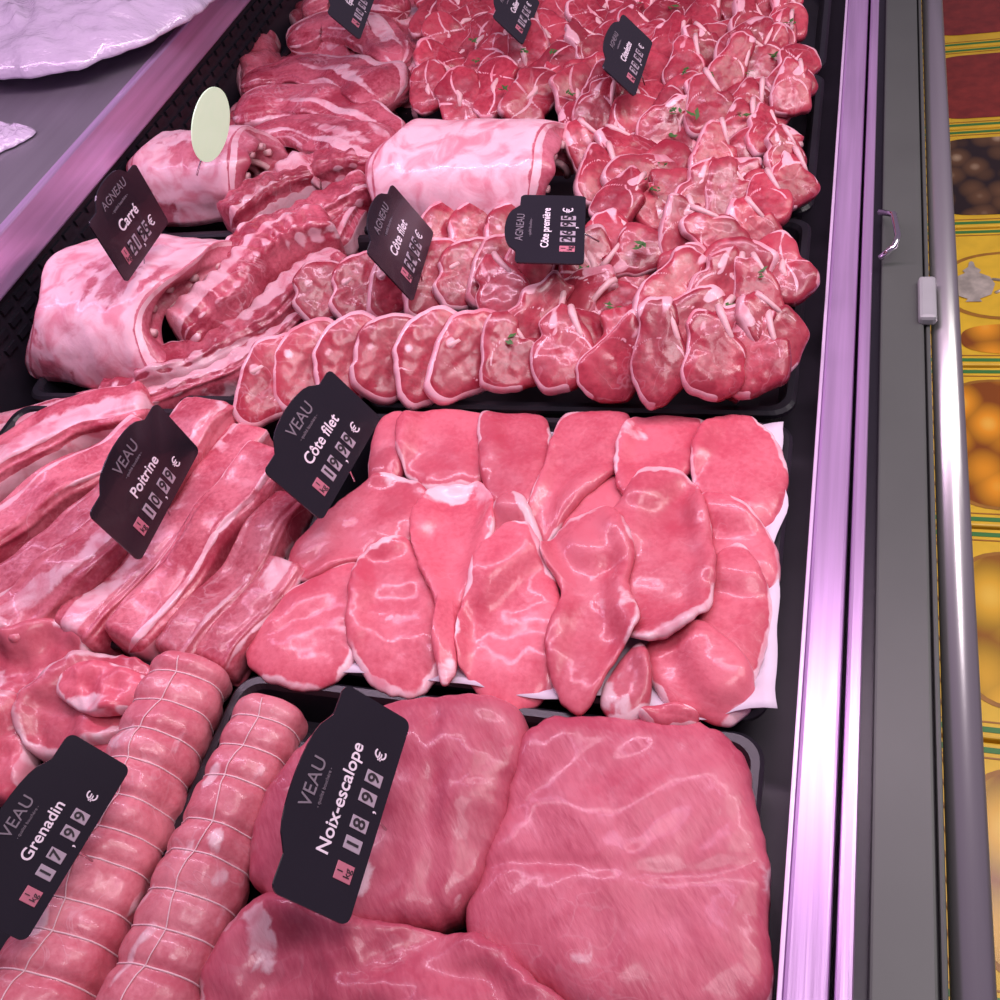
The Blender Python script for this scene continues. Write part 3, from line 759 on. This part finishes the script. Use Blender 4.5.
ptag((584,264),(586,196),(503,262),.15,'AGNEAU','Côte première','26,95','black price tag in front of the lamb rib chop pile, right of saddle')
ptag((635,97),(653,42),(597,62),.14,'AGNEAU','Côtelette','22,95','rightmost of the three distant price tags at the top')
ptag((523,45),(540,2),(488,12),.13,'AGNEAU','Collier','14,95','middle one of the three distant price tags at the top')
ptag((360,40),(377,-8),(322,8),.14,'AGNEAU','Épaule','16,95','leftmost of the three distant price tags at the top')
# round label
c=P(211,125,.21); root=empty('round_label',c); tag(root,'pale green-white round label above the far lamb rack','label')
dv=(c-Vector((0,0,CZ))).normalized()
hd=(CU*.985+CR*.17); hd=(hd-hd.dot(dv)*dv).normalized(); sd_=dv.cross(hd).normalized()
wd=(sd_*.48+dv*.877).normalized(); nd=wd.cross(hd)
if nd.dot(dv)>0: wd=-wd; nd=-nd
root.matrix_world=Matrix.Translation(c)@Matrix((wd,hd,nd)).transposed().to_4x4()
n=48;R_=.060
V=[(R_*math.cos(2*math.pi*k/n),R_*math.sin(2*math.pi*k/n),z) for z in (.001,-.001) for k in range(n)]
F=[tuple(range(n)),tuple(n+k for k in range(n))]+[(k,n+k,n+(k+1)%n,(k+1)%n) for k in range(n)]
link('disc',V,F,DISC,root,smooth=False)
tubeobj('pin',CHROME,root,[(0,-.03,-.003),(0,-.085,-.01)],.0015,False,8)
# ---------------------------------------------------------------- things on the ledge
def lump(name,poly,z,th,m,label,cat,amp,sc,seed,wob=.015,fine=.12):
    pts=[P(x,y,z).xy for x,y in poly]; out=resample(pts,220,wob,seed)
    def rd(p): 
        q=Vector((p.x*sc,p.y*sc*1.3,seed)); q+=Vector((noise.noise(q),noise.noise(q+Vector((5,5,5))),0))*.9
        return amp*(1-2.4*abs(noise.noise(q))+.45*(1-2*abs(noise.noise(q*2.3+Vector((3,1,2)))))+fine*(1-2*abs(noise.noise(q*5.5))))
    V,F,fat,c,K,seg=slabmesh(out,th,2.0,amp*.2,sc,60,None,0,None,seed,ridge=rd)
    z0=min(v.z for v in V)
    o=link(name,[v-Vector((c.x,c.y,z0)) for v in V],F,m,None,(c.x,c.y,z)); tag(o,label,cat); return o
lump('plastic_bag',[(-140,70),(-60,-60),(60,-90),(262,-60),(238,-8),(185,40),(75,84),(-20,90)],.212,.10,BAG,'crumpled pale lilac plastic bag on the steel ledge, top left','bag',.032,6,3,fine=.2)
lump('plastic_scrap',[(-30,135),(0,126),(24,128),(36,134),(20,146),(6,152),(-20,160)],.200,.012,BAG,'small scrap of pale plastic film on the steel ledge','plastic',.008,26,8,.05)
q=P(-70,75,.2)
o=boxobj('cutting_board',GREEN,None,[(-.16,.16,-.25,.25,0,.012)],.004,loc=(q.x,q.y+.03,.200)); tag(o,'dark green plastic board under the crumpled bag','board')
# ---------------------------------------------------------------- cartons
shelf=boxobj('low_shelf',GREY,None,[(.108,.75,-.1,4.4,-.85,-.52)],.004); tag(shelf,'low grey shelf running beside the counter under the gold cartons','shelf')
yb=.02
labs=['nearest gold carton with plain green border, at the lower right','second gold carton from the bottom, right of the steel bar','third gold carton from the bottom, printed with large yellow fruit','fourth gold carton from the bottom, printed with orange fruit','gold carton with a silver pot print, fifth from the bottom','gold carton with dark printed dates near the top right','carton with dark red window, just beyond the dates carton','gold carton second from the far end of the row','farthest gold carton at the top right corner','last gold carton beyond the top right corner']
Ls=[.34,.34,.36,.36,.40,.36,.36,.40,.40,.40]
kinds=['plain','fig','fig','fruit','pot','date','red','red','date','fruit']
for i,Lc in enumerate(Ls):
    w=.34; root=empty('gold_carton',(.112+w/2,yb+Lc/2,-.52)); tag(root,labs[i],'carton','gold printed cartons')
    hx,hy,h=w/2,Lc/2-.003,.14
    boxobj('box_body',GOLD,root,[(-hx,hx,-hy,hy,0,h)],.003)
    e=.008;t=.008;z0,z1=h,h+.0008
    boxobj('green_border',GRN,root,[(-hx+e,hx-e,-hy+e,-hy+e+t,z0,z1),(-hx+e,hx-e,hy-e-t,hy-e,z0,z1),(-hx+e,-hx+e+t*.6,-hy+e,hy-e,z0,z1),(hx-e-t,hx-e,-hy+e,hy-e,z0,z1)],0)
    for yy in (-hy+.022,hy-.0245): boxobj('brown_line',GOLDO,root,[(-hx+.02,hx-.02,yy,yy+.0025,z0,z1)],0)
    k=kinds[i]
    def panel(name,m,cx,cy,rx,ry,sq=3,zz=.001):
        nn=40; V=[]
        for q in range(nn):
            a=2*math.pi*q/nn; ca,sa=math.cos(a),math.sin(a)
            V.append((cx+rx*abs(ca)**(2/sq)*(1 if ca>0 else -1),cy+ry*abs(sa)**(2/sq)*(1 if sa>0 else -1),h+zz))
        return link(name,V,[tuple(range(nn))],m,root,smooth=False)
    V=[];F=[]
    for q in range(9):
        yy=-hy+.040+q*(2*hy-.08)/8
        pts=[(-hx+.030+.013*(1-cc/14)*math.cos(cc*.75),yy+.017*(1-cc/14)*math.sin(cc*.75),h+.0006) for cc in range(12)]
        tube(V,F,pts,.0015,False,5)
    link('scroll_print',V,F,GOLDO,root)
    if k=='plain': panel('printed_panel',FR3,.05,.0,.08,.12,3)
    if k=='fruit': panel('printed_frame',GOLDO,.02,0,.126,.146,5,.0007); panel('printed_fruit',FR1,.02,0,.12,.14,5)
    if k=='fig': panel('printed_frame',GOLDO,.02,0,.126,.136,4,.0007); panel('printed_fruit',FR3,.02,0,.12,.13,4)
    if k=='date': panel('printed_dates',FR2,.02,.0,.125,.14,6)
    if k=='red': panel('red_window',REDP,.02,.0,.125,.14,6)
    if k=='pot':
        panel('printed_frame',GOLDO,.02,.02,.13,.10,2.5,.0007); panel('printed_field',GOLD,.02,.02,.122,.092,2.5)
        panel('printed_fruit',FR1,.03,-.13,.11,.04,3)
        V=[]; prof=[(.014,-.05),(.010,-.042),(.030,-.030),(.038,0),(.030,.022),(.012,.034),(.016,.042),(.006,.052),(.004,.066),(.0,.07)]
        xs=[(-.055+x,y+.02) for x,y in prof]+[(-.055-x,y+.02) for x,y in reversed(prof)]
        link('printed_pot',[(x,y,h+.003) for x,y in xs],[tuple(range(len(xs)))],SILV,root,smooth=False)
        tubeobj('printed_spout',SILV,root,[(-.09,.01,h+.002),(-.112,.02,h+.002),(-.120,.05,h+.002),(-.132,.06,h+.002)],[.006,.004,.003,.004],False,8)
        tubeobj('printed_handle',SILV,root,[(-.022,.035,h+.002),(.0,.03,h+.002),(.004,.01,h+.002),(-.018,-.005,h+.002)],.003,False,8)
    yb+=Lc
# ---------------------------------------------------------------- lights
def area(name,loc,tgt,sx,sy,power,col):
    l=bpy.data.lights.new(name,'AREA'); l.shape='RECTANGLE'; l.size=sx; l.size_y=sy; l.energy=power; l.color=col
    o=bpy.data.objects.new(name,l); COL.objects.link(o); o.location=loc
    d=Vector(tgt)-Vector(loc); o.rotation_euler=d.to_track_quat('-Z','Y').to_euler(); return o
area('counter_tube_light',(-.35,1.1,1.25),(-.45,1.1,0),.08,2.8,17,(1,.76,.90))
area('rear_tube_light',(-1.1,1.1,1.15),(-.7,1.1,0),.06,2.8,10,(1,.62,1.0))
area('ceiling_light',(.5,.3,2.4),(-.4,.8,0),.8,.8,21,(1,.87,.94))
area('aisle_light',(1.6,1.5,2.2),(.3,1.2,-.3),.8,2.0,26,(1,.98,.93))
w=bpy.data.worlds.new('World'); S.world=w; w.use_nodes=True
w.node_tree.nodes['Background'].inputs[0].default_value=(.72,.53,.80,1); w.node_tree.nodes['Background'].inputs[1].default_value=.26
